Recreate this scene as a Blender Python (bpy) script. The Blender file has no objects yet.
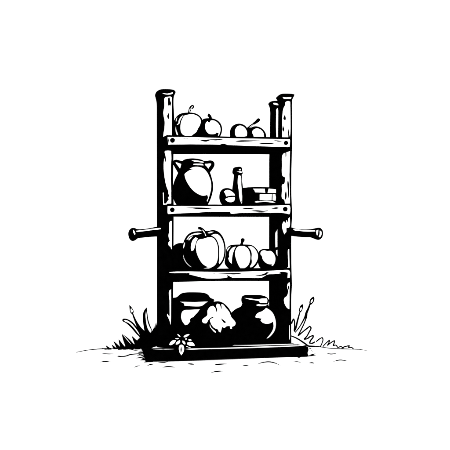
import bpy, bmesh, math, random
from mathutils import Vector
from mathutils.bvhtree import BVHTree
from mathutils.geometry import delaunay_2d_cdt

random.seed(7)
S = bpy.context.scene
COL = S.collection

# ---------------------------------------------------------------- camera, world, lamp, exposure
PX, VX, VY, D = 0.0065, 86.0, 295.0, 7.5        # metres per photo unit on the rack's front plane; eye position; distance
CAMX, CAMH = (VX - 225) * PX, (360 - VY) * PX
cam = bpy.data.cameras.new('camera')
camo = bpy.data.objects.new('camera', cam); COL.objects.link(camo)
cam.sensor_width = 36; cam.lens = 36 * D / (450 * PX)
cam.shift_x = (225 - VX) / 450; cam.shift_y = (VY - 225) / 450
cam.clip_start = 0.05; cam.clip_end = 500
camo.location = (CAMX, -D, CAMH); camo.rotation_euler = (math.pi / 2, 0, 0)
S.camera = camo

w = bpy.data.worlds.new('World'); S.world = w; w.use_nodes = True
w.node_tree.nodes['Background'].inputs[0].default_value = (1, 1, 1, 1)
w.node_tree.nodes['Background'].inputs[1].default_value = 1.0
ld = bpy.data.lights.new('soft_front_fill', 'AREA'); ld.shape = 'RECTANGLE'; ld.size = 5; ld.size_y = 3.5; ld.energy = 700  # added fill from the front, lifts white areas under the shelves
lo = bpy.data.objects.new('soft_front_fill', ld); COL.objects.link(lo)
lo.location = (.3, -9, 1.9); lo.rotation_euler = (Vector((0, 0, .8)) - Vector(lo.location)).to_track_quat('-Z', 'Y').to_euler()
S.view_settings.view_transform = 'Standard'; S.view_settings.look = 'None'
S.view_settings.exposure = 0.75; S.view_settings.gamma = 1.0
S.render.engine = 'CYCLES'
S.cycles.max_bounces = 6

# ---------------------------------------------------------------- materials
def mat(name, a, b, rough, scale, bump=0.0):
    m = bpy.data.materials.new(name); m.use_nodes = True
    nt = m.node_tree; p = nt.nodes['Principled BSDF']
    tc = nt.nodes.new('ShaderNodeTexCoord'); n = nt.nodes.new('ShaderNodeTexNoise'); n.inputs['Scale'].default_value = scale
    n.inputs['Detail'].default_value = 6
    r = nt.nodes.new('ShaderNodeValToRGB')
    r.color_ramp.elements[0].position = .35; r.color_ramp.elements[1].position = .65
    r.color_ramp.elements[0].color = (*a, 1); r.color_ramp.elements[1].color = (*b, 1)
    nt.links.new(tc.outputs['Object'], n.inputs['Vector']); nt.links.new(n.outputs['Fac'], r.inputs['Fac'])
    nt.links.new(r.outputs['Color'], p.inputs['Base Color'])
    p.inputs['Roughness'].default_value = rough; p.inputs['Specular IOR Level'].default_value = 0.0
    if bump:
        bn = nt.nodes.new('ShaderNodeBump'); bn.inputs['Strength'].default_value = bump
        nt.links.new(n.outputs['Fac'], bn.inputs['Height']); nt.links.new(bn.outputs['Normal'], p.inputs['Normal'])
    return m
INK = mat('black_ink_and_shade', (0, 0, 0), (.0003, .0003, .0003), 1, 30)  # ink lines and dark bodies; drawn shade is held in this black
WHITE_LIT = mat('white_and_drawn_light', (.86, .86, .86), (.9, .9, .9), 1, 25)  # white faces and drawn highlights, both put into the base colour
SOIL = mat('white_ground', (.93, .93, .93), (.95, .95, .95), 1, 3)
MATS = [INK, WHITE_LIT]

# ---------------------------------------------------------------- helpers
def P(x, y, Y=0.0):
    f = (D + Y) / D
    return Vector((CAMX + (x - VX) * PX * f, Y, CAMH + (VY - y) * PX * f))

CAM = Vector((CAMX, -D, CAMH))

def smooth(pts, closed=True, k=5):
    """centripetal Catmull-Rom; sharp turns stay sharp and long straight runs stay straight"""
    pts = [tuple(p) for p in pts]
    q = []
    n = len(pts)
    for i in range(n if closed else n - 1):
        a, b = pts[i], pts[(i + 1) % n]
        q.append(a); l = math.dist(a[:2], b[:2])
        if l > 13:
            for t in (4 / l, 1 - 4 / l): q.append(tuple(a[m] + (b[m] - a[m]) * t for m in range(len(a))))
    if not closed: q.append(pts[-1])
    pts = q; n = len(pts); out = []
    def corner(i):
        if not closed and (i <= 0 or i >= n - 1): return True
        p, c, r = pts[(i - 1) % n], pts[i % n], pts[(i + 1) % n]
        d = abs((math.atan2(r[1] - c[1], r[0] - c[0]) - math.atan2(c[1] - p[1], c[0] - p[0]) + math.pi) % (2 * math.pi) - math.pi)
        return d > math.radians(62)
    for i in range(n if closed else n - 1):
        b, c = pts[i], pts[(i + 1) % n]
        a = tuple(2 * b[m] - c[m] for m in range(len(b))) if corner(i) else pts[i - 1]
        d = tuple(2 * c[m] - b[m] for m in range(len(b))) if corner(i + 1) else pts[(i + 2) % n]
        def dist(p, r): return max(math.dist(p, r) ** .5, 1e-4)
        t0 = 0; t1 = t0 + dist(a, b); t2 = t1 + dist(b, c); t3 = t2 + dist(c, d)
        for j in range(k):
            t = t1 + (t2 - t1) * j / k
            def L(p, r, ta, tb): return tuple((p[m] * (tb - t) + r[m] * (t - ta)) / (tb - ta) for m in range(len(p)))
            A1 = L(a, b, t0, t1); A2 = L(b, c, t1, t2); A3 = L(c, d, t2, t3)
            B1 = L(A1, A2, t0, t2); B2 = L(A2, A3, t1, t3)
            out.append(L(B1, B2, t1, t2))
    if not closed: out.append(pts[-1])
    return out

def scan(poly, t, ax):
    lo_, hi_ = 1e9, -1e9
    n = len(poly)
    for i in range(n):
        p, q = poly[i], poly[(i + 1) % n]
        a, b = p[ax], q[ax]
        if (a - t) * (b - t) <= 0 and a != b:
            u = (t - a) / (b - a); v = p[1 - ax] + (q[1 - ax] - p[1 - ax]) * u
            lo_ = min(lo_, v); hi_ = max(hi_, v)
    return (lo_, hi_) if hi_ > -1e8 else None

def solid(bm, outline, Y, ratio=1.0, axis='z', power=1.0, lobes=0, rows=44, seg=72, sm=True, groove=.08):
    """a round body: turned between the two sides of its outline, with its own depth"""
    poly = smooth(outline) if sm else outline
    ax = 1 if axis == 'z' else 0
    t0 = min(p[ax] for p in poly); t1 = max(p[ax] for p in poly)
    rings = []
    for i in range(rows + 1):
        t = t0 + (t1 - t0) * (.5 - .5 * math.cos(math.pi * i / rows))
        t = min(max(t, t0 + .02), t1 - .02)
        r = scan(poly, t, ax)
        if not r: continue
        c, h = (r[0] + r[1]) / 2, max((r[1] - r[0]) / 2, .03)
        ring = []
        f = (D + Y) / D
        for k in range(seg):
            th = 2 * math.pi * k / seg
            cs, sn = math.cos(th), math.sin(th)
            cc = math.copysign(abs(cs) ** power, cs); ss = math.copysign(abs(sn) ** power, sn)
            dep = h * ratio * PX * f * ss
            if lobes: dep *= 1 - groove * (1 - abs(math.sin(th * lobes / 2 + .4))) ** 2
            v = P(c + h * cc, t, Y) if ax == 1 else P(t, c + h * cc, Y)
            v.y += dep
            ring.append(bm.verts.new(v))
        rings.append(ring)
    for a, b in zip(rings, rings[1:]):
        for k in range(seg):
            f_ = bm.faces.new((a[k], a[(k + 1) % seg], b[(k + 1) % seg], b[k])); f_.smooth = True
    bm.faces.new(rings[0]); bm.faces.new(rings[-1][::-1])
    return bm

def cdt(poly, step):
    xs = [p[0] for p in poly]; ys = [p[1] for p in poly]
    vs = [Vector(p[:2]) for p in poly]
    n = len(vs)
    x = min(xs) + step * .5
    while x < max(xs):
        y = min(ys) + step * .5
        while y < max(ys):
            ins = False
            for i in range(n):
                p, q = poly[i], poly[(i + 1) % n]
                if (p[1] > y) != (q[1] > y) and x < (q[0] - p[0]) * (y - p[1]) / (q[1] - p[1]) + p[0]: ins = not ins
            if ins: vs.append(Vector((x, y)))
            y += step
        x += step
    r = delaunay_2d_cdt(vs, [], [list(range(n))], 1, 1e-4)
    return r[0], r[2]

def prism(bm, outline, Y0, Y1, sm=False, mi=0, bevel=0):
    """a traced board or leaf with its real thickness from Y0 to Y1"""
    poly = smooth(outline) if sm else outline
    vs, fs = cdt(poly, 1e6)
    a = [bm.verts.new(P(p[0], p[1], Y0)) for p in vs]
    f0 = (D + Y0) / D
    b = [bm.verts.new(Vector((v.co.x, Y1, v.co.z))) for v in a]
    edges = {}
    for f in fs:
        bm.faces.new([a[i] for i in f]).material_index = mi
        bm.faces.new([b[i] for i in reversed(f)]).material_index = mi
        for i, j in zip(f, list(f[1:]) + [f[0]]):
            edges[(i, j)] = 1
    for (i, j) in edges:
        if (j, i) not in edges:
            bm.faces.new((a[j], a[i], b[i], b[j])).material_index = mi

def patch(bm, bvh, outline, mi=1, off=.0025, sm=True, step=1.6):
    """black or white laid along a surface, drawn light and shade included"""
    poly = smooth(outline) if sm else outline
    vs, fs = cdt(poly, step)
    if not fs: return
    cx = sum(p[0] for p in poly) / len(poly); cy = sum(p[1] for p in poly) / len(poly)
    def hit(x, y):
        d = (P(x, y) - CAM).normalized()
        h = bvh.ray_cast(CAM, d)
        return h[0]
    out = []
    for p in vs:
        h = hit(p[0], p[1]); t = 0
        while h is None and t < 1:
            t += .06
            q = hit(p[0] + (cx - p[0]) * t, p[1] + (cy - p[1]) * t)
            if q is not None:
                h = P(p[0], p[1], q.y)
        if h is None: return
        out.append(bm.verts.new(h - (h - CAM).normalized() * off))
    for f in fs:
        try:
            ff = bm.faces.new([out[i] for i in f]); ff.material_index = mi; ff.smooth = True
        except ValueError: pass

def grow(poly, k=.7):
    cx = sum(p[0] for p in poly) / len(poly); cy = sum(p[1] for p in poly) / len(poly)
    return [(x + (x - cx) / (math.hypot(x - cx, y - cy) or 1) * k, y + (y - cy) / (math.hypot(x - cx, y - cy) or 1) * k) for x, y in poly]
def paint(bm, whites=(), inks=(), sm=True, step=1.6):  # whites set drawn lit areas as colour; bare black body keeps drawn shade
    bvh = BVHTree.FromBMesh(bm)
    for o in whites: patch(bm, bvh, grow(o, -.28 if len(o) > 9 else -.12), 1, .0025, sm, step)
    for o in inks: patch(bm, bvh, grow(o, .22), 0, .005, sm, step)

def tube(bm, path, seg=10, mi=0, sm=True):
    """path of (x, y, radius, Y)"""
    pts = smooth(path, False, 5) if sm and len(path) > 2 else path
    cs = [P(p[0], p[1], p[3]) for p in pts]
    rings = []
    for i, c in enumerate(cs):
        t = (cs[min(i + 1, len(cs) - 1)] - cs[max(i - 1, 0)]).normalized()
        u = t.cross(Vector((0, 1, 0)))
        if u.length < 1e-3: u = Vector((1, 0, 0))
        u.normalize(); v = t.cross(u).normalized()
        r = pts[i][2] * PX * (D + pts[i][3]) / D
        rings.append([bm.verts.new(c + u * r * math.cos(2 * math.pi * k / seg) + v * r * math.sin(2 * math.pi * k / seg)) for k in range(seg)])
    for a, b in zip(rings, rings[1:]):
        for k in range(seg):
            f = bm.faces.new((a[k], a[(k + 1) % seg], b[(k + 1) % seg], b[k])); f.smooth = True; f.material_index = mi
    bm.faces.new(rings[0]).material_index = mi; bm.faces.new(rings[-1][::-1]).material_index = mi

def lens(path, wd):
    """outline of a pen stroke that swells in its middle"""
    p = smooth(path, False, 5) if len(path) > 2 else [tuple(path[0][m] + (path[1][m] - path[0][m]) * i / 8 for m in (0, 1)) for i in range(9)]
    up, dn = [], []
    n = len(p)
    for i, q in enumerate(p):
        a, b = p[max(i - 1, 0)], p[min(i + 1, n - 1)]
        dx, dy = b[0] - a[0], b[1] - a[1]; l = math.hypot(dx, dy) or 1
        h = wd / 2 * (math.sin(math.pi * min(max(i / (n - 1), .02), .98))) ** .6
        up.append((q[0] - dy / l * h, q[1] + dx / l * h)); dn.append((q[0] + dy / l * h, q[1] - dx / l * h))
    return up + dn[::-1]

def origin(o):
    v = Vector((0, 0, 0))
    while o: v += o.location; o = o.parent
    return v

def obj(name, bm, parent=None, at=None, mats=None, normals=True):
    if normals: bmesh.ops.recalc_face_normals(bm, faces=bm.faces[:])
    loc = Vector(at) if at is not None else Vector((0, 0, 0))
    base = origin(parent) + loc
    bmesh.ops.translate(bm, verts=bm.verts[:], vec=-base)
    me = bpy.data.meshes.new(name); bm.to_mesh(me); bm.free()
    for m in (mats or MATS): me.materials.append(m)
    o = bpy.data.objects.new(name, me); COL.objects.link(o)
    o.location = loc; o.parent = parent
    return o

def thing(name, label, cat, at, group=None):
    o = bpy.data.objects.new(name, None); COL.objects.link(o)
    o.empty_display_size = .05
    o.location = at; o['label'] = label; o['category'] = cat
    if group: o['group'] = group
    return o

B = bmesh.new

# ---------------------------------------------------------------- ground: a low white rise with ink strokes
CREST_Y = .75
crest_px = [(40, 358), (60, 355.5), (76, 352.7), (84, 351), (92, 350), (104, 349), (120, 348.4), (135, 348), (146, 347.5), (200, 345), (260, 344.5), (300, 345.6), (309, 346.2),
            (316, 346.6), (323, 347.6), (330, 348.8), (345, 349.3), (358, 349.6), (366, 350.9), (374, 352.9), (392, 355.5), (412, 358)]
crest = [P(x, y, CREST_Y) for x, y in smooth(crest_px, False, 6)]
def sstep(t): t = min(max(t, 0), 1); return t * t * (3 - 2 * t)
def crest_z(X):
    if X <= crest[0].x: return crest[0].z
    if X >= crest[-1].x: return crest[-1].z
    for a, b in zip(crest, crest[1:]):
        if a.x <= X <= b.x: return a.z + (b.z - a.z) * (X - a.x) / max(b.x - a.x, 1e-6)
def gz(X, Y):
    base = .012 + .03 * sstep((X + .5) / 1.05) * sstep((Y + 3) / 2.2)
    if Y <= .2: return base
    if Y <= CREST_Y: return base + (crest_z(X) - base) * sstep((Y - .2) / (CREST_Y - .2))
    return crest_z(X) - .9 * sstep((Y - CREST_Y) / 6)
bm = B()
xs = [-60, -30, -15, -8, -5, -3.5, -2.6] + [-2.1 + i * .05 for i in range(85)] + [2.6, 3.5, 5, 8, 15, 30, 60]
ys = [-60, -30, -15, -9, -7, -6, -5, -4, -3, -2.4, -2, -1.6, -1.3, -1, -.8, -.6, -.4, -.2, 0, .2] + [.2 + .55 * i / 12 for i in range(1, 13)] + [.85, 1, 1.3, 1.8, 2.5, 3.5, 5, 7, 12, 30, 60, 120]
G = [[bm.verts.new((x, y, gz(x, y))) for x in xs] for y in ys]
for j in range(len(ys) - 1):
    for i in range(len(xs) - 1):
        bm.faces.new((G[j][i], G[j][i + 1], G[j + 1][i + 1], G[j + 1][i])).smooth = True
gb = BVHTree.FromBMesh(bm)
strokes = [([(102, 353.4), (108, 353.9), (115, 353.8)], .9), ([(100, 362.2), (105, 361.4), (111, 362.1)], 1.1),
    ([(116.5, 356), (120, 356.6), (126, 356), (130, 354.6), (137, 353.8), (143, 353.4)], 1.1), ([(117, 356.1), (122, 356.6)], 1.2),
    ([(133.5, 367.6), (137, 366.2), (140.5, 365.4)], .8), ([(147, 365.8), (150, 364.6), (153.5, 364.3)], 1),
    ([(162, 367.5), (168, 366.5), (176, 367.4)], 1.1), ([(187.5, 363.7), (191, 364), (194.5, 364.4)], 1.3),
    ([(214, 365), (218, 364.4), (227.5, 363.8)], 1.3), ([(211, 372.5), (217, 371.4), (223.5, 371)], 1.2),
    ([(242.5, 365.5), (249, 365.6)], 1), ([(257, 364.3), (262, 362.6), (269, 361.8), (275, 363), (280.5, 365.6)], 1.1),
    ([(293, 361.9), (297, 361.7), (301, 362.4)], .9), ([(309, 363), (312, 362.7), (314.5, 363.4)], 1.1),
    ([(327, 353.4), (331, 354), (336.5, 353.4)], 1), ([(333, 361.6), (340, 360), (348.5, 361.2)], 1),
    ([(131, 349.6), (135, 350.2), (138, 350.2)], .8), ([(137, 355.4), (140.5, 354.8), (143.5, 356)], 1),
    ([(136, 358.2), (140, 357.6), (145, 358)], .9), ([(140, 360.2), (144, 359.6), (149, 360.4)], 1.2), ([(144, 362.3), (148, 361.6), (152, 362)], 1.3),
    ([(138, 352.5), (141, 352.2), (145, 353.5)], 1.1), ([(309, 348.6), (311.5, 348.4)], .8),
    ([(306, 356.4), (311, 355.6), (316, 355.2)], 1.1), ([(310, 354.8), (313, 354.4), (315.5, 353.6)], 1),
    ([(297, 357.1), (299, 357.4), (301, 357)], .8), ([(310.5, 349.5), (313, 352)], .4),
    ([(158, 362.4), (163, 362.6), (168, 361.7)], 1)]
for p, wd in strokes: patch(bm, gb, lens(p, wd * 1.08), 0, .003, False, 1.5)
n0 = [p for p in smooth(crest_px, False, 6) if 76 <= p[0] <= 148]
n1 = [p for p in smooth(crest_px, False, 6) if 303 <= p[0] <= 374.2]
tube(bm, [(x, y - .2, .45 + .2 * sstep(min((x - 76) / 20, 1)), CREST_Y) for x, y in n0], 8, 0, False)
tube(bm, [(x, y - .2, .45 + .2 * sstep(min((374.2 - x) / 30, 1)), CREST_Y) for x, y in n1], 8, 0, False)
g = obj('ground', bm, None, None, [INK, SOIL], False)
for f in g.data.polygons:
    pass
# the sheet itself is slot 1
nf = (len(ys) - 1) * (len(xs) - 1)
for i in range(nf): g.data.polygons[i].material_index = 1
g['kind'] = 'structure'

# ---------------------------------------------------------------- the rack
rack = thing('wooden_rack', 'tall black and white wooden rack of rough posts with three shelves over a ground board', 'shelf rack', P(225, 360, .1))

def post(outline, Y, whites, inks=(), ratio=.9, label=None):
    bm = B(); solid(bm, outline, Y, ratio, 'z', .72, rows=130, seg=48)
    paint(bm, whites, inks)
    o = obj('post', bm, rack)
    if label: o['label'] = label
    return o

post([(155, 95), (156, 92.3), (159, 90.2), (162, 89.4), (165, 89.9), (170, 89.9), (174, 90.5), (175.8, 92.2), (174.8, 94.5), (173.8, 97), (173.5, 105), (174.2, 118), (174, 125), (173.5, 150), (173.2, 180),
      (173.6, 205), (173.6, 230), (173.2, 300), (173.2, 346.6), (165, 346.8), (157, 346.8), (156.8, 300), (156.7, 110), (156.5, 102), (155.6, 98)], .055,
     [[(164.2, 99), (165.5, 97), (168, 96.5), (171, 96.5), (172, 98), (171.7, 105), (171.9, 115), (172, 124), (171.8, 135.5), (167, 135.3), (164, 136.6), (163.3, 137), (163.5, 134), (164.5, 128), (164.6, 121), (163.4, 116), (163.2, 112), (164.2, 107), (164.3, 103)],
      [(162.3, 93.1), (165, 93.5), (168, 93.7), (170, 93), (172.8, 92.4), (173, 93.5), (171, 94.3), (167, 94.6), (164, 93.9)],  # drawn highlight on the flared cap, put in as white
      [(165, 150.6), (168, 150.4), (171, 150.6), (171.4, 158), (170.9, 165), (170.9, 180), (171.2, 190), (171.2, 203.8), (166, 203.9), (167.5, 201.5), (169, 199.6), (168, 198), (169.6, 196), (168.5, 194), (168.2, 191), (166.6, 187), (164.9, 180), (163.7, 170), (163.7, 163), (164.3, 158), (165.4, 162), (166, 161), (165.5, 155), (164.7, 152)],
      [(162.9, 192.5), (163.6, 192.5), (163.9, 203.6), (167, 203.8), (167, 204.5), (163.3, 204.7)],
      [(169.6, 222), (170.5, 220.9), (171.9, 220.8), (171.9, 230), (171.9, 249), (171.3, 249.5), (170.5, 247), (169, 246), (168.3, 244), (168.8, 242.2), (170, 241), (168.7, 238), (168.4, 235), (169.2, 231), (169.3, 226)],
      [(169.1, 291), (171.1, 289), (171.1, 300), (171, 318), (170.5, 325), (169.6, 321), (168, 317.5), (167, 315.5), (167.3, 314), (168.6, 316), (169.7, 316.3), (169.6, 300)]],
     [[(168.2, 98), (169.5, 97.5), (170, 100), (169.9, 104), (169, 106.3), (168.1, 104.5), (168, 100)], [(168.6, 113), (169.1, 114.5), (168.9, 118.5), (168.1, 118.9), (167.3, 116)],
      [(170.3, 101), (171, 103), (170.5, 106), (170, 105)]],
     label='front post with a flared top and a long white strip')
post([(276, 97.6), (279, 95), (282, 94), (288, 94), (294.5, 94.9), (293.5, 97), (292.2, 99.8), (291.8, 105), (292, 128), (292, 137), (291.8, 150), (291.3, 170), (291.1, 190), (291.6, 205), (292, 215), (291.4, 225), (291, 245),
      (291.4, 270), (291.8, 285), (291, 300), (291, 330), (291.3, 343.6), (284, 343.8), (277.8, 343.9), (277.5, 200), (277.9, 150), (278.2, 137), (278.4, 110), (278.2, 102)], .05,
     [[(285.5, 102), (288, 100.8), (290.2, 101.5), (290.4, 110), (290.7, 120), (290.4, 133), (289.9, 137.2), (289.1, 133), (288.7, 128), (288, 132), (288.3, 137.5), (282.2, 137.5), (282.1, 125), (282.5, 113), (283.5, 108), (285, 105)],
      [(282.5, 97), (286, 97.4), (291.5, 97), (291, 99), (288, 98.9), (284, 98.8)],
      [(283, 154), (285, 152.6), (290, 151), (289.8, 160), (289.5, 175), (289.8, 188), (290, 203.7), (285, 203.8), (284.3, 200), (282, 198.6), (282, 190), (282, 185.2), (284.4, 183.8), (285, 180), (284.5, 176.6), (282.6, 176), (281.7, 171), (282, 165), (282, 157)],
      [(289.8, 217), (290.1, 221), (290, 226), (288.5, 229), (287.8, 232), (286, 232.5), (284.3, 234.6), (283.1, 231.5), (282.3, 229), (282, 225), (283, 222), (284, 221), (285, 223), (286, 222), (286.5, 219.5), (287.3, 222.5), (288, 221.5), (288.4, 218.5)],
      [(288.2, 249.5), (289.1, 249), (289.4, 260), (289.7, 268.5), (286, 268.3), (288, 267), (288, 258)],
      [(289.5, 282), (289.9, 284), (289.5, 290), (289.3, 309.5), (287, 308), (284.6, 304), (283.8, 300), (284.5, 298), (286.5, 296.6), (288, 294), (288.2, 290), (287.2, 287), (287.8, 283.5)],
      [(289.1, 326), (289.6, 325), (289.9, 338), (289.5, 340)]],
     [[(284.6, 115), (285.5, 117), (285.8, 119.5), (284.2, 119.8), (283.5, 118.6)], [(282.8, 125), (284, 129), (283.4, 132), (282.6, 130)],
      [(285.3, 152), (286.4, 152), (286.2, 156.8), (285.5, 157.5)], [(287.4, 182), (288.3, 179.5), (289, 185), (289.3, 200), (288.5, 198), (287.8, 190)], [(285.5, 192), (286.3, 191), (286.6, 196), (285.8, 200.5), (284.8, 197)],
      [(287.6, 216), (288.2, 219), (287.6, 221), (287.1, 219)], [(288, 285), (289, 287), (288.7, 290), (288.1, 288)]],
     label='front post with a flared slanted top and torn white strips')
post([(268.2, 103.6), (270, 101.9), (274, 101), (279, 101.3), (281.5, 103), (281, 107), (280, 110), (280, 137), (280, 200), (280, 341.8), (274.5, 341.9), (269.2, 341.9), (269, 280), (269.3, 205), (269.3, 160), (270, 137), (270.3, 112), (269.6, 107)], .40,
     [[(273, 103), (275.5, 102.8), (279, 104.3), (278.5, 105.3), (275, 104.9), (273.3, 104)], [(276.3, 109.5), (277.5, 108), (278, 109), (278.3, 120), (278.4, 137), (276.3, 137.5), (276, 125)],
      [(277.7, 228), (278, 235), (277.6, 247), (275.4, 247.5), (275.2, 238), (275.5, 232.5), (276.8, 230.5)], [(276, 250.3), (277.5, 249.6), (278.3, 256), (277.7, 257), (276, 253)]],
     label='shorter rear post, black with a narrow white stripe')
post([(157, 108), (158.5, 105.5), (163, 105), (168, 105.5), (170, 108), (168.5, 112), (168, 137), (168, 343.5), (163, 343.7), (158.8, 343.5), (158.8, 137), (158.8, 112)], .40, [], label='plain black rear post hidden behind the front one')

# shelf boards (their undersides are seen from the low eye level)
def board(outline, Y0, Y1):
    bm = B(); prism(bm, outline, Y0, Y1); obj('shelf', bm, rack)
board([(167, 135.4), (230, 136.5), (291, 137.2), (291, 146.4), (230, 146), (167, 146)], .004, .44)
board([(167, 204.6), (215, 204.4), (230, 204.6), (291, 203.8), (291, 212.4), (167, 212.2)], .004, .44)
board([(167, 269.2), (215, 268.6), (291, 267.6), (291, 280.2), (225, 280.2), (167, 281.6)], .004, .44)

def rail(outline, whites, inks, nails, sm=False):
    bm = B(); prism(bm, outline, -.022, .002, sm); paint(bm, whites, inks, step=3)
    o = obj('front_rail', bm, rack)
    for x, y, r in nails:
        nb = B(); c = P(x, y, -.027)
        rr = r * PX
        prof = [(1, .006), (1, -.001), (.8, -.004), (.4, -.006), (.05, -.0065)]
        rings = [[nb.verts.new(c + Vector((math.cos(t * math.pi / 12) * rr * q * (1 + .05 * math.sin(t * 1.3)), dy, math.sin(t * math.pi / 12) * rr * q))) for t in range(24)] for q, dy in prof]
        for a, b in zip(rings, rings[1:]):
            for k in range(24): nb.faces.new((a[k], a[(k + 1) % 24], b[(k + 1) % 24], b[k]))
        nb.faces.new(rings[-1])
        obj('nail', nb, o)
rail([(166.2, 135.6), (200, 135.8), (230, 136.5), (260, 137), (291, 137.2), (291.3, 146.8), (291, 148.2), (230, 146.3), (200, 145.8), (166.2, 145.5)],
     [[(167.4, 137), (169, 136.9), (190, 137.1), (225, 138), (260, 138.8), (280, 139.1), (289.9, 139.2), (290.2, 140), (289.9, 146.6), (289, 147), (275, 146.6), (250, 145.9), (228, 145.2), (210, 144.4), (190, 144.2), (170, 144.5), (168.3, 144.9), (167.8, 142)]],
     [[(196, 139.2), (203, 139.7), (210, 139.4), (221, 139.2), (223.5, 139.6), (216, 140.5), (210, 140.3), (206.5, 141.6), (203, 141.2), (200, 140.2)],
      [(219.5, 145), (221.5, 144.1), (223.5, 143.8), (226, 144.4), (229, 145.6), (221, 145.4)], [(235, 141.3), (240, 140.3), (250, 140.3), (262, 140.3), (256, 141), (248, 141.5), (238, 141.8)],
      [(258.5, 143.4), (267, 142.9), (275, 143.3), (270, 144.1), (262, 144)], lens([(274, 140.2), (278, 141), (282, 141.4)], .9), lens([(168.9, 137.4), (168.5, 140.5), (168.9, 143.8)], .5), lens([(181, 137.6), (186, 138.2), (191, 137.4)], .5)],
     [(172.5, 140.3, 2.5), (286, 142.9, 2.2)])
rail([(166.4, 204.6), (215, 204.4), (230, 204.7), (291, 203.8), (291.6, 205), (291.3, 215.6), (283, 214), (270, 213.7), (231, 214.6), (225, 212.7), (205, 213.2), (185, 214.5), (166.4, 215.3)],
     [[(167.5, 206.2), (180, 206), (215, 206.2), (240, 206), (262, 205.8), (280, 205.5), (289.5, 205.4), (290.3, 206.5), (290.2, 213), (289.5, 214.3), (286, 213.4), (278, 212.5), (270, 212.9), (262, 212.3), (250, 212.9), (240, 213.1), (231, 213.8), (230, 212.8), (231, 211.8), (225, 211.6), (215, 211.8), (205, 212), (195, 212.7), (182, 213.2), (168, 214), (167.4, 213)]],
     [[(184, 207.6), (195, 207.4), (205, 207.6), (214.5, 208.1), (209, 208.8), (200, 209), (192, 208.4)], [(242, 208.4), (248, 208), (255.5, 208.3), (250, 209), (245, 209)],
      [(250.5, 210.7), (257, 210.2), (263, 210.7), (269.5, 210.2), (265, 211.6), (259, 211.7), (254, 211.3)], [(271, 208.6), (276, 207.4), (280, 208), (276, 208.7)], lens([(225.5, 212.3), (228, 212.6), (231, 212.2)], .6)],
     [(172.3, 209.8, 2.4), (285.3, 209.1, 2.4)])
rail([(166.5, 269.4), (215, 268.8), (291, 267.8), (291.3, 279.6), (225, 280.4), (166.5, 281.5)],
     [[(168.5, 272.3), (176, 271.6), (190, 271.5), (215, 272), (240, 271.6), (262, 271.1), (280, 270.4), (289, 270.2), (290.2, 272), (289.9, 277.8), (287.9, 278), (288.2, 272.6), (284, 271.7), (279, 271.9), (281, 273.2), (275, 274), (268, 274.4), (265, 276), (262, 277.6), (254, 278), (245, 277.6), (238, 277.8), (233, 278),
       (229.5, 276.3), (226, 274.6), (227.4, 277.2), (224, 278), (214, 278.6), (205, 278.2), (198, 276.6), (191, 274.8), (188.8, 274.2), (190, 273), (180, 273), (172, 273)]],
     [[(212, 273), (216, 273.6), (230, 273.1), (243, 273), (240, 273.8), (234, 274.5), (225, 274), (216, 274.3)], [(254, 275.4), (260, 274.8), (264.5, 273.4), (266.5, 272.2), (269, 272.6), (267.5, 273.5), (266, 274.8), (258, 276)]],
     [])

# base board, lying flat on the rise
bm = B()
prism(bm, [(146.5, 350.8), (165, 350.6), (200, 349.9), (250, 348.6), (303, 346.6), (308, 346.6), (308.6, 350), (307.6, 353), (308.6, 356.4), (300, 356.9), (285, 357), (270, 357.6), (245, 358.2), (222, 358.8), (200, 359.9), (175, 361.1), (162, 362.2), (155, 361.8), (151, 360.4), (148.5, 356)], -.40, .55)
paint(bm, [[(221, 345.5), (228, 344.7), (250, 344.8), (275, 344.1), (303, 343.4), (303, 344.1), (280, 345), (250, 345.9), (232, 345.9)],
           [(185, 349.1), (190, 348.5), (200, 348.3), (225, 347.7), (250, 346.9), (280, 345.9), (303, 345.1), (303, 345.9), (280, 347), (250, 348.1), (220, 348.9), (200, 349.3), (190, 349.7)],
           [(151.5, 348.3), (155, 346.7), (163, 346.4), (167.5, 346.9), (160, 347.7)], lens([(153, 349.1), (163, 349.2), (174.5, 349.1)], .7)], step=1.2)
obj('base_board', bm, rack)['label'] = 'thick black ground board with thin white edge lines'

for outline, whites in (  # whites here are the pegs' drawn highlights, set as colour
    ([(128.2, 234), (129, 230.5), (131.5, 228.1), (135, 228), (137, 229), (145, 228.8), (152, 227.6), (157, 226.6), (162, 227), (162, 236.4), (156.5, 236.6), (150, 237), (142, 237.8), (138, 238.3), (135, 240.5), (132, 241), (129.5, 239)],
     [[(136, 230.9), (145, 229.8), (155, 228.4), (160.5, 227.9), (161.2, 229), (158, 229.5), (150, 230.4), (140, 231.6), (136.5, 231.7)], [(133, 229.6), (134.4, 231), (135.5, 234), (134.6, 234.9), (133.3, 232.5)]]),
    ([(286, 227.5), (292, 227.5), (296, 228.8), (305, 229.4), (312, 228.9), (316, 228), (320, 227.8), (322.5, 230.5), (323, 234), (321.7, 238), (319, 239.9), (316, 239.5), (311, 237.6), (305, 237.3), (298, 236.8), (291, 236), (286, 236)],
     [[(293, 228.9), (300, 229.8), (308, 230.4), (315, 230.2), (315.4, 231.3), (308, 231.6), (300, 231), (294, 230.1)], [(316.5, 230.5), (318.3, 229.6), (318, 233.5), (317.1, 235.8), (316.2, 233)],
      [(319.8, 230.4), (321.2, 231.3), (321.5, 234.5), (320, 237.4), (318.7, 237), (319.6, 234)]])):
    bm = B(); solid(bm, outline, .02, 1.0, 'x', 1, rows=60, seg=40); paint(bm, whites, step=1.2)
    obj('handle_peg', bm, rack)

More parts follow.
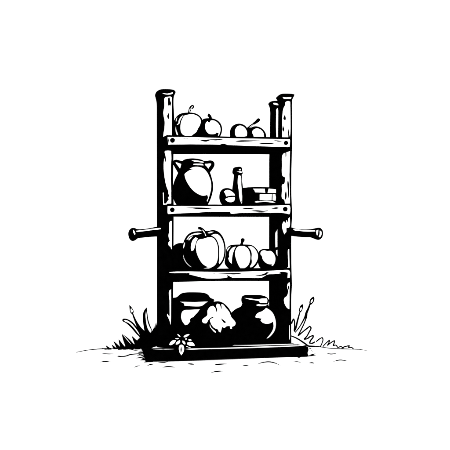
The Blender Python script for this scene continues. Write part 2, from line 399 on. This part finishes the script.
# ---------------------------------------------------------------- things on the shelves
def round_thing(name, label, cat, Y, outline, whites, inks=(), stem=None, stem_whites=(), ratio=.95, lobes=0, group=None, part='body', seat=None):
    ys_ = max(p[1] for p in outline); xs_ = [p[0] for p in outline]
    t = thing(name, label, cat, P((min(xs_) + max(xs_)) / 2, ys_, Y), group)
    bm = B(); solid(bm, outline, Y, ratio, lobes=lobes, rows=56, seg=96); paint(bm, whites, inks)
    obj(part, bm, t)
    if stem:
        sb = B(); tube(sb, stem, 14); 
        if stem_whites: paint(sb, stem_whites, step=.8)
        obj('stem', sb, t)
    return t

# top shelf
round_thing('pumpkin', 'squat white pumpkin with a curled stem, nearest the left post on the top shelf', 'pumpkin', .16,
    [(173.2, 129), (173.6, 123), (174.8, 119), (177, 116), (180, 113.9), (184, 113.2), (188, 113.3), (191, 112.9), (196, 113.8), (199.5, 115.9), (202, 119), (203, 124), (202.8, 130), (201.5, 136), (199, 140), (190, 140.4), (179, 140), (174.6, 138), (173.4, 134)],
    [[(182, 119), (184, 115.6), (188, 114.4), (193, 114.1), (197, 115.4), (200, 118), (201, 121), (200.2, 125), (198, 129), (196.6, 132), (193.5, 134.5), (190.5, 136.4), (187, 136.4), (183, 135), (180.8, 132), (180.2, 127), (180.8, 122)],
     [(176.7, 124.5), (178.3, 123.2), (178.6, 120.5), (180.5, 117.3), (183.5, 114.8), (181.9, 117.3), (180.1, 121), (179.4, 123.6), (177.5, 125)], [(175.9, 126), (176.4, 130), (177.6, 133), (178.2, 135.3), (177, 135), (175.7, 132), (175.4, 129)],
     [(175.7, 120), (177.3, 116.9), (176.6, 120.8), (176, 122)]],
    stem=[(189.6, 114, 1.9, .16), (189.7, 111, 1.5, .15), (190, 108.3, 1.1, .145), (191.2, 106.2, .8, .14), (192.8, 105.4, .7, .135), (193.5, 106.5, .75, .13), (192.8, 108, .75, .13), (191.6, 108.4, .6, .135)],
    stem_whites=[[(189.8, 112.6), (189.3, 110.5), (190, 108.4), (190.6, 108.6), (190.2, 110.5), (190.9, 112.6)]], lobes=7)
round_thing('apple', 'small white apple with a short thick stalk, against the curly stemmed pumpkin', 'apple', .15,
    [(201, 122), (203, 119.2), (205, 118.4), (208, 119.2), (211, 118.7), (214, 119), (218, 121), (221, 124.5), (222.1, 129), (221.3, 134), (219, 138), (216, 140.3), (210, 140.6), (204, 140), (200.5, 136), (200, 129)],
    [[(205, 125.5), (205.8, 122.5), (207.3, 121), (208.5, 122.3), (209.8, 122), (210.8, 120.3), (214, 120.3), (217.5, 122.3), (219.9, 125.5), (220.8, 130), (219.8, 134), (218.8, 136.2), (218.1, 135.5), (219, 133.6), (217, 132.4), (215.8, 133.8), (212, 134.5), (208.5, 133.8), (206, 131), (205.1, 128.5)]],  # black left of this patch is the apple's shade side, kept as colour
    stem=[(210.8, 120, 1, .15), (210.6, 118.5, 1.4, .148), (209.9, 116.5, 1.5, .145), (208.3, 114.9, 1.5, .14), (207.8, 114.7, 1.1, .14)])
round_thing('fruit', 'plain round stemless fruit in the middle of the top shelf, with a black left edge', 'fruit', .15,
    [(229.9, 134), (230.2, 130), (232, 126.5), (235.5, 124.2), (240, 123.7), (244, 125), (247, 128), (248.6, 132), (248.3, 136), (246, 140), (239, 140.8), (233, 140), (230.4, 137)],
    [[(234.9, 134), (234.8, 130.5), (236, 127.6), (237.8, 125.9), (240, 125.3), (243, 126.1), (246, 129), (247.3, 132.5), (247, 136.2), (242, 137.2), (238, 137.2), (235.8, 136.3)]],
    [])
round_thing('pear', 'low white fruit with a long slanting dark stalk, at the top shelf right end', 'pear', .19,
    [(248, 133), (248.8, 130), (251, 127.6), (255, 126.3), (259, 127), (263, 129.6), (265.8, 134), (265.9, 137.5), (263, 140.6), (257, 141.6), (251, 141), (248.2, 138)],
    [[(252.1, 131.5), (254, 129.2), (257, 128.3), (260.5, 129.4), (263.3, 132.5), (264.3, 137.8), (254, 137.9), (253.2, 135), (252.2, 133)]],
    stem=[(248.3, 130.5, 1.2, .15), (248.8, 127.8, 1.5, .14), (250.5, 125.6, 1.4, .13), (254, 123.5, 1.2, .12), (256.5, 121.7, 1.5, .11), (258.6, 119.8, 1.7, .10), (259.6, 119.1, 1.1, .10)],
    stem_whites=[lens([(247.8, 127), (249.8, 124.8), (253, 123)], .6), lens([(249.2, 127.6), (251.5, 125.6), (254, 124.3)], .6)])

# second shelf
amph = thing('two_handled_pot', 'big bellied pot with two ear handles, half black half white, beside the left post', 'pot', P(193, 206, .15))
bm = B()
solid(bm, [(181.5, 163), (183, 160.3), (187, 158.9), (192, 158.5), (198, 159), (203, 160.5), (205, 162.5), (205, 165), (207, 167), (209.5, 171.5), (211.7, 178), (213.1, 185), (212.6, 192), (210.6, 199), (208.2, 204), (206.5, 206.2), (192, 206.6), (178.5, 206.2), (175, 202.5), (173.1, 197), (172.9, 190), (174, 182), (177, 175), (179.6, 169.5), (180.8, 166)], .15, .95, rows=70, seg=96)
paint(bm, [[(184.6, 176), (184.4, 174), (187, 171.6), (190, 169.9), (194.6, 169.3), (191, 168.9), (189.5, 168.6), (193, 166.9), (198, 166.6), (203, 168), (207, 171.8), (209.3, 176), (211.2, 182), (211.4, 188), (210.2, 194), (208.5, 199.5), (207.5, 202), (206.9, 201), (208.2, 198), (207.4, 195), (205, 195.8), (202, 195.8), (196, 193), (191, 188.5), (187, 182.5), (185.4, 179)],
           [(191.5, 160.4), (196, 160.3), (201, 161.2), (204, 161.9), (203.5, 162.6), (199, 162.1), (194, 161.4)], [(193.5, 163.8), (198, 163.6), (203, 164.1), (203.6, 165.4), (200, 165.2), (195, 165), (193.3, 164.7)]])
obj('body', bm, amph)
for pth in ([(184, 163.2, 1.7, .15), (180, 162, 1.5, .145), (176.5, 161, 1.4, .14), (174.6, 161.3, 1.4, .14), (174.3, 163, 1.4, .14), (176.3, 166.5, 1.8, .14), (178.6, 170, 2, .145), (180.5, 173.5, 2, .15)],
            [(202.5, 162.3, 1.5, .15), (207, 162.3, 1.5, .145), (210.5, 161.9, 1.6, .14), (212.6, 163, 1.7, .14), (212.7, 165.2, 1.8, .14), (210.8, 168.2, 1.9, .14), (208.8, 171.3, 1.7, .145), (207.5, 174, 1.4, .15)]):
    bm = B(); tube(bm, pth, 16); obj('handle', bm, amph)

round_thing('onion', 'small round ball-like onion crossed by a thin black line, leaning on the bottle', 'onion', .10,
    [(219.3, 196), (220.1, 192), (222.7, 189), (227, 188), (231, 189), (234.8, 192), (236.4, 196), (236, 201), (234, 204.5), (230, 206), (225, 206), (221.3, 203.8), (219.6, 200)],
    [[(223.6, 191.5), (226, 189.9), (229, 189.8), (232, 191.4), (234.7, 194), (235.2, 195.7), (231, 195.8), (227.5, 196.4), (226, 196.7), (225.1, 194)],
     [(225, 199), (228, 197.6), (232, 197), (235, 197), (234.9, 199.5), (233.5, 201.5), (231, 202.3), (228, 201.8), (226, 200.5)]])
bot = thing('bottle', 'slim dark bottle with a capped mouth and a long white streak', 'bottle', P(238, 206, .17))
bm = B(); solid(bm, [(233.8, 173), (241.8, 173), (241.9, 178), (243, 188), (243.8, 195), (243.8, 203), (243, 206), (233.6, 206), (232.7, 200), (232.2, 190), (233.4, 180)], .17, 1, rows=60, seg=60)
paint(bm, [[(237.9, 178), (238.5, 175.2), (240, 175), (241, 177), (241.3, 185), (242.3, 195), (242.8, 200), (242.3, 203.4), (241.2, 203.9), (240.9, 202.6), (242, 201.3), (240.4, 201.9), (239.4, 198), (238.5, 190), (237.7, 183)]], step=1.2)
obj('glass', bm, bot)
bm = B(); solid(bm, [(233.7, 167.8), (237, 166.9), (241, 167), (242.2, 169), (242.3, 171.5), (242.9, 173.4), (241.6, 174.6), (237.5, 175), (233.8, 174.6), (232.4, 173), (232.7, 169.8)], .17, 1, rows=30, seg=48)
paint(bm, [[(238.8, 169.1), (240.7, 168.8), (240.6, 170.3), (239.1, 170.3)], [(236.8, 171.8), (239.5, 171.2), (241.4, 171.2), (242, 172.9), (240.5, 173), (239, 172.2)]], step=1)
obj('cap', bm, bot)
box = thing('wooden_box', 'low dark lidded box with pale panels, right of the bottle', 'box', P(260, 206, .1))
bm = B(); prism(bm, [(243.3, 193.6), (276.8, 193.3), (277, 205.9), (243, 205.9)], .09, .27)
paint(bm, [[(259.7, 194.3), (271.9, 194.2), (271.6, 200.2), (265, 200.5), (261.2, 200.2), (260.8, 199.4), (260.4, 200.3), (259.6, 200.2)], [(272.7, 194.1), (275.3, 194.2), (276, 197), (275.7, 200.7), (274, 200.6), (272.6, 200.2)],
           [(254.3, 201.9), (257, 200.9), (261, 201.4), (267, 200.7), (272, 201), (275.7, 202.4), (273, 202.8), (266, 201.7), (259, 202.2), (256, 202.6)]], sm=False, step=2)
obj('body', bm, box)
bm = B(); prism(bm, [(243, 187.9), (248, 187.2), (256, 186.9), (265, 187), (277.4, 187.4), (277.2, 193.6), (243, 193.9)], .086, .275)
paint(bm, [[(253, 188.7), (264.7, 188.7), (265, 191), (265.4, 192.7), (255, 192.3), (254.4, 190.3)], [(268.6, 188.6), (276, 189.3), (276, 193), (267.5, 192.8)]], sm=False, step=2)
obj('lid', bm, box)

# third shelf
round_thing('gourd', 'plain black round gourd half hidden behind the big pumpkin', 'gourd', .30,
    [(170.5, 252), (172.5, 247), (176, 244), (181, 242.9), (186, 244.5), (189.5, 250), (192, 258), (194.5, 265), (195, 269), (181, 269.5), (172.5, 269.3), (170.3, 265), (170, 258)], [])
round_thing('pumpkin', 'largest pumpkin, ribbed with a bent stem, on the third shelf', 'pumpkin', .17,
    [(182.6, 247), (183.2, 243), (185, 238.4), (188, 234.4), (192, 232), (198, 231.4), (203, 232.2), (206, 232), (210, 230.4), (214, 230), (219, 232.2), (223, 237.3), (225.3, 245), (225.6, 253), (224, 260), (221.3, 264.6), (218, 268), (214, 269.6), (203, 270), (192, 269.3), (187, 265.5), (183.7, 259), (182.4, 252)],
    [[(196.4, 243), (198.5, 239.6), (203, 238.6), (208, 237.2), (213, 237.6), (216, 241), (217.8, 246), (218.2, 252), (217.7, 260), (215.5, 265), (212, 267.5), (208, 269.2), (205, 269.6), (203.5, 269), (207.8, 267.4), (203, 264.5), (199, 259), (196.3, 252), (195.8, 247)],
     [(211, 234.9), (216, 233.6), (219.4, 235.3), (222.4, 239.8), (224.2, 246), (224.3, 253), (222.5, 260), (219.6, 264.3), (218.8, 263), (219.3, 260), (219.2, 257), (219.5, 250), (218.2, 243), (215.5, 238)],
     [(207.5, 232.9), (210, 231.6), (214, 231.7), (212, 232.7), (209, 233.4)], [(191.4, 243), (193, 239.5), (195.5, 237.2), (198, 238.2), (196.5, 241), (195, 246), (193.4, 250.3), (191.5, 251), (190.8, 248)],
     [(186.4, 239.6), (189, 236), (193, 233.7), (199, 232.8), (201.7, 233.6), (198, 234.4), (193, 235), (189.5, 237), (187.5, 239.5)], [(188.2, 240), (190, 237.6), (193, 236), (191, 238.5), (189, 240.5)],
     [(183.4, 245), (184.8, 242), (185, 243.5), (184.1, 247.3), (183.2, 248.6)], [(183.1, 254.5), (184.4, 258.5), (187.1, 263), (191.8, 267.3), (190.3, 266.9), (186.5, 263.7), (184.1, 259.8), (183.1, 257)]],
    stem=[(205.3, 237, 2.6, .08), (205, 234, 1.9, .1), (204, 231.5, 1.6, .1), (202, 229.3, 1.4, .1), (199.8, 228.2, 1.4, .1), (198.2, 228.2, 1.2, .1)],
    stem_whites=[[(201.8, 229.4), (203.5, 230.6), (205.2, 233), (206.3, 236), (205.6, 236.2), (204.3, 233.3), (203, 231)]], lobes=8, ratio=.85)
round_thing('pumpkin', 'small ribbed pumpkin with a knobbed upright stem, third shelf centre', 'pumpkin', .16,
    [(225.8, 254), (226.4, 249), (228.5, 246.2), (232, 244.7), (236, 244.9), (239, 245.4), (241.5, 245), (246, 244.9), (250, 244.6), (254, 246.5), (257.5, 250.3), (259.1, 256), (258.2, 262), (255, 267), (250.5, 269.4), (240, 269.6), (231, 269.5), (227.5, 267.5), (224.8, 263.5), (225, 258.5)],
    [[(234.8, 254), (235.6, 249.6), (237.5, 246.7), (241, 245.7), (245, 246.2), (248.4, 249), (250.3, 254), (250.1, 261), (248, 265.8), (244.5, 268.4), (241, 268.9), (239, 266.5), (236.5, 261)],
     [(247.8, 246.3), (251.5, 246.1), (255.3, 249), (257.9, 254), (257.9, 259), (255, 264.5), (252, 267.3), (250.1, 267.8), (249.9, 266.6), (251.5, 264), (251.9, 261.5), (251.5, 259), (251.7, 252.5), (250.1, 248.8)],
     [(228.8, 254), (230, 250.2), (233, 247.2), (236, 246.4), (234.4, 249.3), (232.8, 255), (231.9, 261), (231.8, 264), (229.5, 262), (228, 258.3), (229, 257.3)], [(226.8, 250.3), (228.2, 247.8), (231, 246.4), (229.3, 248.6), (227.3, 251.5)]],
    stem=[(241.6, 247.5, 2.6, .12), (241.6, 245, 1.8, .12), (242, 242.6, 1.3, .12), (242.5, 240.8, 1.9, .12), (242.9, 239.3, 1.9, .12), (243.1, 238.3, 1.1, .12)], lobes=8, ratio=.85)
round_thing('potato', 'lumpy white potato at the right end of the third shelf', 'potato', .20,
    [(258.4, 253), (260, 250.2), (264, 248.7), (267, 248.9), (270.5, 248.9), (273.8, 251.3), (276.2, 256), (276.6, 261), (275, 266), (271, 269), (264, 269.6), (259.5, 267), (257.8, 260)],
    [[(260.2, 254), (261, 251.2), (264, 250), (267, 250.8), (271, 250.8), (274, 253.5), (275.7, 258), (275, 263), (273, 266.3), (271.6, 266), (272.5, 264.6), (268, 264.2), (264.5, 262), (262.3, 259), (261.6, 256)]])

# bottom
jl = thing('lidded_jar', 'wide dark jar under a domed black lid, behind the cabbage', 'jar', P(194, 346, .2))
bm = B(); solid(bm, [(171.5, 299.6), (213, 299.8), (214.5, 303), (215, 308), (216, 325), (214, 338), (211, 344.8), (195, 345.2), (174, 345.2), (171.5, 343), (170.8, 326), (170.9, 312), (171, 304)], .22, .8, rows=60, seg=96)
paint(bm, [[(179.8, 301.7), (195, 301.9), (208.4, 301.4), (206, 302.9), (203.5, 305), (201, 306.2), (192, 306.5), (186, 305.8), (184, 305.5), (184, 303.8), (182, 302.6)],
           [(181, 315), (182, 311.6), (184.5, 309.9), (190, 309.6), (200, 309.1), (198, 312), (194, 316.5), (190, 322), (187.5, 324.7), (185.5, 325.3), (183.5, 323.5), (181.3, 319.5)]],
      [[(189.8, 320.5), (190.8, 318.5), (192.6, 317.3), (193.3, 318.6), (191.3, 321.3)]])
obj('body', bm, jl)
bm = B(); solid(bm, [(171.5, 300), (172.6, 298), (176.5, 297.2), (180.5, 293.9), (184, 292.6), (195, 292.2), (204, 292.8), (208, 294.6), (210.5, 297.8), (213.5, 299), (214.6, 300.4), (212, 301.6), (195, 301.8), (177, 301.6)], .20, .8, rows=40, seg=96)
obj('lid', bm, jl)
cab = thing('cabbage', 'white crumpled cabbage head with ragged leaf edges between the two jars', 'cabbage', P(217, 346.3, -.12))
bm = B(); solid(bm, [(200, 320), (204, 312), (209, 305), (213, 302), (217, 301.2), (220.5, 301.6), (224, 303.4), (228.3, 307.5), (232.2, 313.8), (236.8, 321), (237.5, 328), (235, 336), (229, 343.5), (220, 346.8), (208, 346), (201, 340), (198.5, 330)], -.06, .7, lobes=9, rows=60, seg=96)
paint(bm, [[(201.8, 320.3), (203, 318.6), (207, 315.2), (207.3, 310.5), (210, 306.6), (213, 305.6), (215.2, 308), (216.6, 313), (217.4, 309.5), (216, 305.3), (217.5, 303.4), (219.4, 304), (221, 308), (221.5, 310), (221.8, 306.5), (221.3, 304.2), (223, 304.2), (226, 307.6), (229.5, 312), (231.5, 317), (235.8, 322.7), (235, 325.5), (232, 327), (232.3, 328.6), (230.6, 328.8), (230, 326), (226.5, 326.5), (224.8, 328), (222, 327), (221.4, 330), (220.5, 332.6), (219, 332), (218, 329.8), (214, 328), (211.5, 325), (210, 321.7), (209.6, 319.7), (213, 317.6), (215.8, 317), (212, 316.9), (208.4, 319.5), (206.8, 322.4), (206, 323.3), (203.6, 323.2), (202.3, 322.2)],
           [(209.8, 324), (211, 327.3), (215.5, 331.4), (216, 332.7), (214.5, 332.2), (211.5, 329), (209.8, 326.5)]],
      [[(220.8, 318.2), (223, 319.6), (225.8, 321.8), (225.3, 323), (223.5, 322.2)]], step=1.2)
obj('head', bm, cab)
# a loose outer leaf folded round the foot of the head
bm = B(); solid(bm, [(197, 335), (203, 331), (212, 334), (222, 336.5), (233, 332), (240, 334), (239, 341), (231, 346.4), (215, 347), (202, 346), (197, 341)], -.08, .5, rows=24, seg=60)
obj('outer_leaf', bm, cab)
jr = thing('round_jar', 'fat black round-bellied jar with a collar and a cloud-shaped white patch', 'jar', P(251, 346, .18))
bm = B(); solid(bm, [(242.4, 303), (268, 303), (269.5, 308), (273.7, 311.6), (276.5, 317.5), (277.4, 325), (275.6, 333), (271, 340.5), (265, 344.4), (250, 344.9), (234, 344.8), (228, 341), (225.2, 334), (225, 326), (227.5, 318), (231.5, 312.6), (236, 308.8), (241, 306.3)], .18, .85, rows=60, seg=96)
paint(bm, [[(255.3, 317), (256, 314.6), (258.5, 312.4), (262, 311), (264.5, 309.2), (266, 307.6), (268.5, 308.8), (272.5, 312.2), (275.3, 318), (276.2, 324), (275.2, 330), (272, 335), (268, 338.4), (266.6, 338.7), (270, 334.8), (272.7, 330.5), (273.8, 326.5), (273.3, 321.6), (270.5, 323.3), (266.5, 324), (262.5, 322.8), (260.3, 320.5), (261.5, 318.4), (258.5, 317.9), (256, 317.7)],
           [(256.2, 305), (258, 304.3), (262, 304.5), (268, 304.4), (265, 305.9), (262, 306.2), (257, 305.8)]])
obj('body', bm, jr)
bm = B(); solid(bm, [(241.3, 299.5), (242, 296.6), (244.5, 295.1), (252, 294.8), (262, 295.3), (266.5, 297), (268.7, 299.6), (268.6, 303), (266.5, 304), (255, 304.2), (244, 304), (241.9, 302.6)], .18, .85, rows=36, seg=72)
paint(bm, [[(244, 297.9), (250, 298.4), (257, 299.2), (262, 298.5), (266.8, 298.3), (267.6, 300), (267.2, 303.1), (260, 303), (259.5, 301.6), (256, 300.5), (249, 299.4)]], step=1.2)
obj('collar', bm, jr)

# ---------------------------------------------------------------- plants
def leaf(parent, name, poly, Y, th=.006, whites=(), inks=(), label=None):
    bm = B(); prism(bm, poly, Y, Y + th, True, 0)
    if whites: paint(bm, whites, inks, step=1.2)
    o = obj(name, bm, parent)
    if label: o['label'] = label
    return o

# sprig lying against the base board
sp = thing('leafy_sprig', 'little sprig of pale pointed leaves lying on the front edge of the board', 'plant', P(181, 352, -.44))
lv = [[(169.2, 344.6), (170.2, 342.4), (173, 340.2), (176, 340), (175, 342.5), (172, 344.8), (170, 345.2)], [(175.6, 344), (177, 341.6), (180, 340), (180.1, 342.3), (178.2, 344.2), (176.3, 344.6)],
      [(178.8, 348), (179.6, 345.5), (181.2, 344.6), (183.3, 345.5), (184.2, 349), (183.2, 352.5), (181.4, 355.3), (179.6, 352.5)], [(182, 340.6), (184, 341), (185.5, 343.4), (185, 344.6), (183.1, 343.5)],
      [(187.3, 342.6), (190, 341.9), (193.3, 342.8), (194.9, 345.5), (193, 345.9), (189.6, 345.7), (187.4, 344.4)], [(183.4, 336.8), (185, 335.1), (188.7, 334.1), (189.6, 334.4), (187, 336.6), (184.2, 337.4)],
      [(177.3, 334), (178.6, 334.5), (180.5, 336.5), (179.9, 337), (178.2, 335.8)], [(175, 338.6), (177, 338), (179, 338.5), (177.5, 339.3)], [(185.1, 338.6), (186.9, 338.3), (186.5, 339.7), (185.3, 339.5)], [(188, 339.7), (190.8, 339.1), (191.8, 340.4), (189.2, 340.8)]]
for i, pl in enumerate(lv):
    leaf(sp, 'leaf', grow(pl), -.425 - .006 * (i % 4), .005, [pl], inks=[lens([(181.2, 346.8), (181, 352.5)], 1.1)] if i == 2 else ())
bm = B()
tube(bm, [(181, 345.5, .8, -.415), (182, 341.5, 1.2, -.415), (181.8, 338, .8, -.415), (180.5, 336, .5, -.415)], 8)
tube(bm, [(181.8, 341, .8, -.415), (185, 344.6, .8, -.415), (188, 347, .7, -.415), (191, 347.8, .4, -.415)], 8)
paint(bm, [lens([(185.8, 346), (188, 347), (190.8, 347.7)], .7)])
obj('stem', bm, sp)

def blade(bm, tip, base, wd, Y, bend=0.0, th=.004):
    tx, ty = tip; bx, by = base
    L_, R_ = [], []
    dx, dy = bx - tx, by - ty; l = math.hypot(dx, dy); nx, ny = -dy / l, dx / l
    n = 7
    for i in range(n + 1):
        t = i / n; o_ = bend * math.sin(math.pi * t); h = wd / 2 * t ** .8
        L_.append((tx + dx * t + nx * (o_ + h + .05), ty + dy * t + ny * (o_ + h + .05))); R_.append((tx + dx * t + nx * (o_ - h - .05), ty + dy * t + ny * (o_ - h - .05)))
    prism(bm, L_ + R_[::-1], Y, Y + th)

tl = thing('grass_tuft', 'dense black spiky grass clump growing against the left foot of the rack', 'grass', P(138, 348.6, .68))
spikes = [((105.6, 345.2), (110, 349), 3.2, 0), ((102, 347.8), (108, 349), 1.4, 0), ((111.6, 344.4), (116, 349), 3.4, 0), ((113.4, 341), (119.5, 348.6), 4.2, -.2), ((118.6, 339), (123.5, 348), 5, .3), ((121.8, 333.8), (130, 347), 6.4, .5),
          ((131.8, 335.8), (139, 345), 5.5, .3), ((122.2, 334), (134, 345.5), 2.2, -.9), ((115.8, 344.8), (120, 349), 3, 0), ((125, 343.4), (129, 348.6), 5, 0)]
for i, (a, b, wd, bd) in enumerate(spikes):
    bm = B(); blade(bm, a, (b[0] + .4, b[1] + 1.6), wd + .6, .66 + .01 * (i % 5), bd); obj('blade', bm, tl)
env = [(118, 347), (124, 345.4), (129, 344.6), (133, 344.4), (136, 340), (138, 337.5), (141, 336), (145, 333.5), (150, 333.5), (152, 330), (154, 325.5), (156.6, 321.3), (162, 321)]
def envy(x):
    for a, b in zip(env, env[1:]):
        if a[0] <= x <= b[0]: return a[1] + (b[1] - a[1]) * (x - a[0]) / (b[0] - a[0])
    return 330
for i in range(78):                                                   # the inner blades of the clump, close enough to read as one dark mass
    x = 119 + 41 * (i + .5) / 78 + random.uniform(-.4, .4)
    top = envy(x) + random.choice((0, .2, .8, 2.5))
    bm = B(); lean = random.uniform(-.5, 2.0) if x < 150 else random.uniform(-1, .6)
    bxx = min(x + lean, 165)
    blade(bm, (x, top), (bxx, 351.5), random.uniform(3.8, 5.4), .62 + .01 * (i % 11), random.uniform(-.3, .3)); obj('blade', bm, tl)
tc = thing('grass_tuft', 'small dark grass clump pressed against the left corner of the ground board', 'grass', P(147, 361, -.43))
for i in range(9):
    bm = B(); blade(bm, (141.5 + i * .7, 345.5 + (i * 37 % 5) * .5), (148 + i * .7, 361.6), 4.5, -.41 - .005 * i, .3); obj('blade', bm, tc)
bm = B(); blade(bm, (140.5, 357), (149, 360.8), 2.2, -.44, .4); obj('blade', bm, tc)
bm = B(); blade(bm, (138.5, 353.5), (147.5, 357.5), 1.8, -.445, .5); obj('blade', bm, tc)

pl = thing('long_leaf', 'drooping white leaf with a thin black edge, leftmost of the tall growth', 'plant', P(142, 348.6, .70))
leaf(pl, 'leaf', [(122, 320), (123.3, 318.6), (127, 318.9), (132, 321.6), (136.5, 326.5), (140, 332.5), (141.6, 336.4), (139.5, 337.2), (136, 333.6), (131, 327.8), (126, 323.2), (122.8, 321.4)], .70, .006,
     [[(123.6, 320), (126.5, 320.1), (131, 322.8), (135.3, 327.6), (138.6, 332.5), (140, 335.6), (137.8, 333), (134, 328), (128.6, 322.9), (124.8, 321.2)]])
bm = B(); tube(bm, [(140, 335.5, 1.2, .703), (142, 341, 1.3, .703), (143, 348.5, 1.2, .703)], 8); obj('stalk', bm, pl)
pl = thing('pointed_leaf', 'upright pointed leaf, black with a slim white stripe, nearest the left post', 'plant', P(149, 348.6, .69))
leaf(pl, 'leaf', [(146.9, 307.2), (145, 309.2), (143.3, 312.5), (142.8, 318), (143.4, 325), (145, 334), (152, 334.5), (152.6, 331.5), (151, 327.3), (148.6, 320.5), (147.5, 313.5)], .69, .006,
     [[(146, 310.8), (146.7, 315), (147.4, 321), (149.5, 326.8), (151.6, 331), (151.2, 333.3), (149.6, 332), (147.2, 327.5), (145.9, 321), (145.4, 315)]])
bm = B(); tube(bm, [(148.5, 334, 2.6, .693), (149, 341, 1.8, .693), (149, 348.5, 1.4, .693)], 8); obj('stalk', bm, pl)

def stalk(label, Y, stem, bud, white, inner=()):
    t = thing('budded_stalk', label, 'plant', P(stem[-1][0], stem[-1][1], Y), 'budded stalks beside the rack')
    bm = B(); tube(bm, [(x, y, r, Y) for x, y, r in stem], 10)
    if inner: paint(bm, inner, step=1)
    obj('stem', bm, t)
    bm = B(); solid(bm, bud, Y, .8, rows=24, seg=32); paint(bm, [white], step=.8); obj('bud', bm, t)
stalk('slender stalk with a pointed bud, rising from the black clump left of the rack', .71, [(132.2, 312, .6), (133.3, 315.5, .8), (136, 322, 1.2), (139.5, 328.5, 2), (143, 334, 3), (145, 341, 2), (146, 349, 1.4)],
      [(129.1, 304.8), (131, 306.4), (133, 309.4), (133.8, 312), (132.6, 314.2), (130.8, 313.4), (129.6, 310), (129.3, 307)], [(131.1, 308.2), (132.4, 309.8), (132.8, 311.6), (131.9, 312.7), (130.8, 311.4), (130.6, 309.4)])
stalk('shorter of the two budded stalks right of the rack', .60, [(300.1, 311.5, .6), (298.8, 316, .8), (297.2, 322, .9), (295.8, 328, .9), (294.4, 331.8, .5)],
      [(302.7, 303.9), (303.1, 306), (302.7, 309), (301.3, 311.8), (299.8, 312.6), (299, 310.8), (299.4, 307.8), (301, 305)], [(301.4, 306.8), (301.8, 308.6), (301, 310.6), (300, 311), (300, 309)])
stalk('tallest budded stalk on the right side of the rack, with a forked foot', .62, [(310, 304, .8), (308.6, 308, 1.0), (306.4, 313, 1.2), (305.2, 316.5, .9), (301.6, 323.5, .65), (298.4, 328.5, .6), (295, 332.6, .5)],
      [(314.1, 296.4), (314.5, 299), (313.6, 302), (311.3, 304.6), (309.8, 305), (309.3, 302.8), (310, 299.6), (312, 297.3)], [(312.6, 299), (312.9, 300.4), (311.8, 302.6), (310.8, 303), (310.8, 301)])

tr = thing('grass_tuft', 'thin outlined white grass blades running down the slope right of the rack', 'grass', P(312, 347, .66))
paths = [[(291.6, 324), (292.3, 321), (293.7, 318.8), (294.6, 322), (294.6, 326), (294.3, 331.4)],
         [(307, 312), (306.4, 317), (304.3, 323), (301, 330), (297.9, 336), (302.8, 331.8), (309.8, 326.2), (311, 328), (309, 332.4), (307, 336), (304, 339.4)],
         [(304, 339.4), (307.4, 338.6), (309.8, 336.8), (313.2, 335.3), (313, 337.4), (310.5, 340.6), (309.6, 343.2), (312.4, 343.2), (315, 341.8)],
         [(316, 341.8), (319, 339.3), (322.2, 337.4), (323, 339.6), (322, 343.2), (320.4, 346.6)],
         [(322.8, 346.6), (326, 343.2), (329.6, 340), (329.2, 342), (327.3, 345.6)], [(327.3, 345.6), (330.5, 343), (334.6, 340.4), (334.3, 342.6), (333, 345.6)],
         [(333, 345.6), (336, 345.2), (337.8, 347.6), (341, 346.6), (343.5, 348.2)], [(341.5, 348), (345, 346.6), (349.6, 345.6), (348.2, 347.6), (351.6, 347.4), (353.4, 349)]]
for i, pth in enumerate(paths):
    bm = B(); Y = .60 + .02 * i
    q = smooth(pth, False, 5)
    tube(bm, [(x, y, (.72 if i < 3 else .62) * (1 + .08 * math.sin(x * 1.7 + y)), Y) for x, y in q], 8, 0, False)
    try: prism(bm, q, Y + .001, Y + .003, False, 1)
    except Exception: pass
    obj('blade', bm, tr)
tw = B(); tube(tw, [(289, 335.2, .6, .16), (294.5, 337.2, .7, .25), (300, 340.2, .8, .38), (305, 343.6, .85, .5), (309, 346.2, .8, .6), (315, 346.8, .9, .7), (322, 347.4, .7, .73)], 10)
o = obj('twig', tw, None, P(309, 346.4, .6)); o['label'] = 'bent black twig sloping from the right post down to the ground'; o['category'] = 'twig'
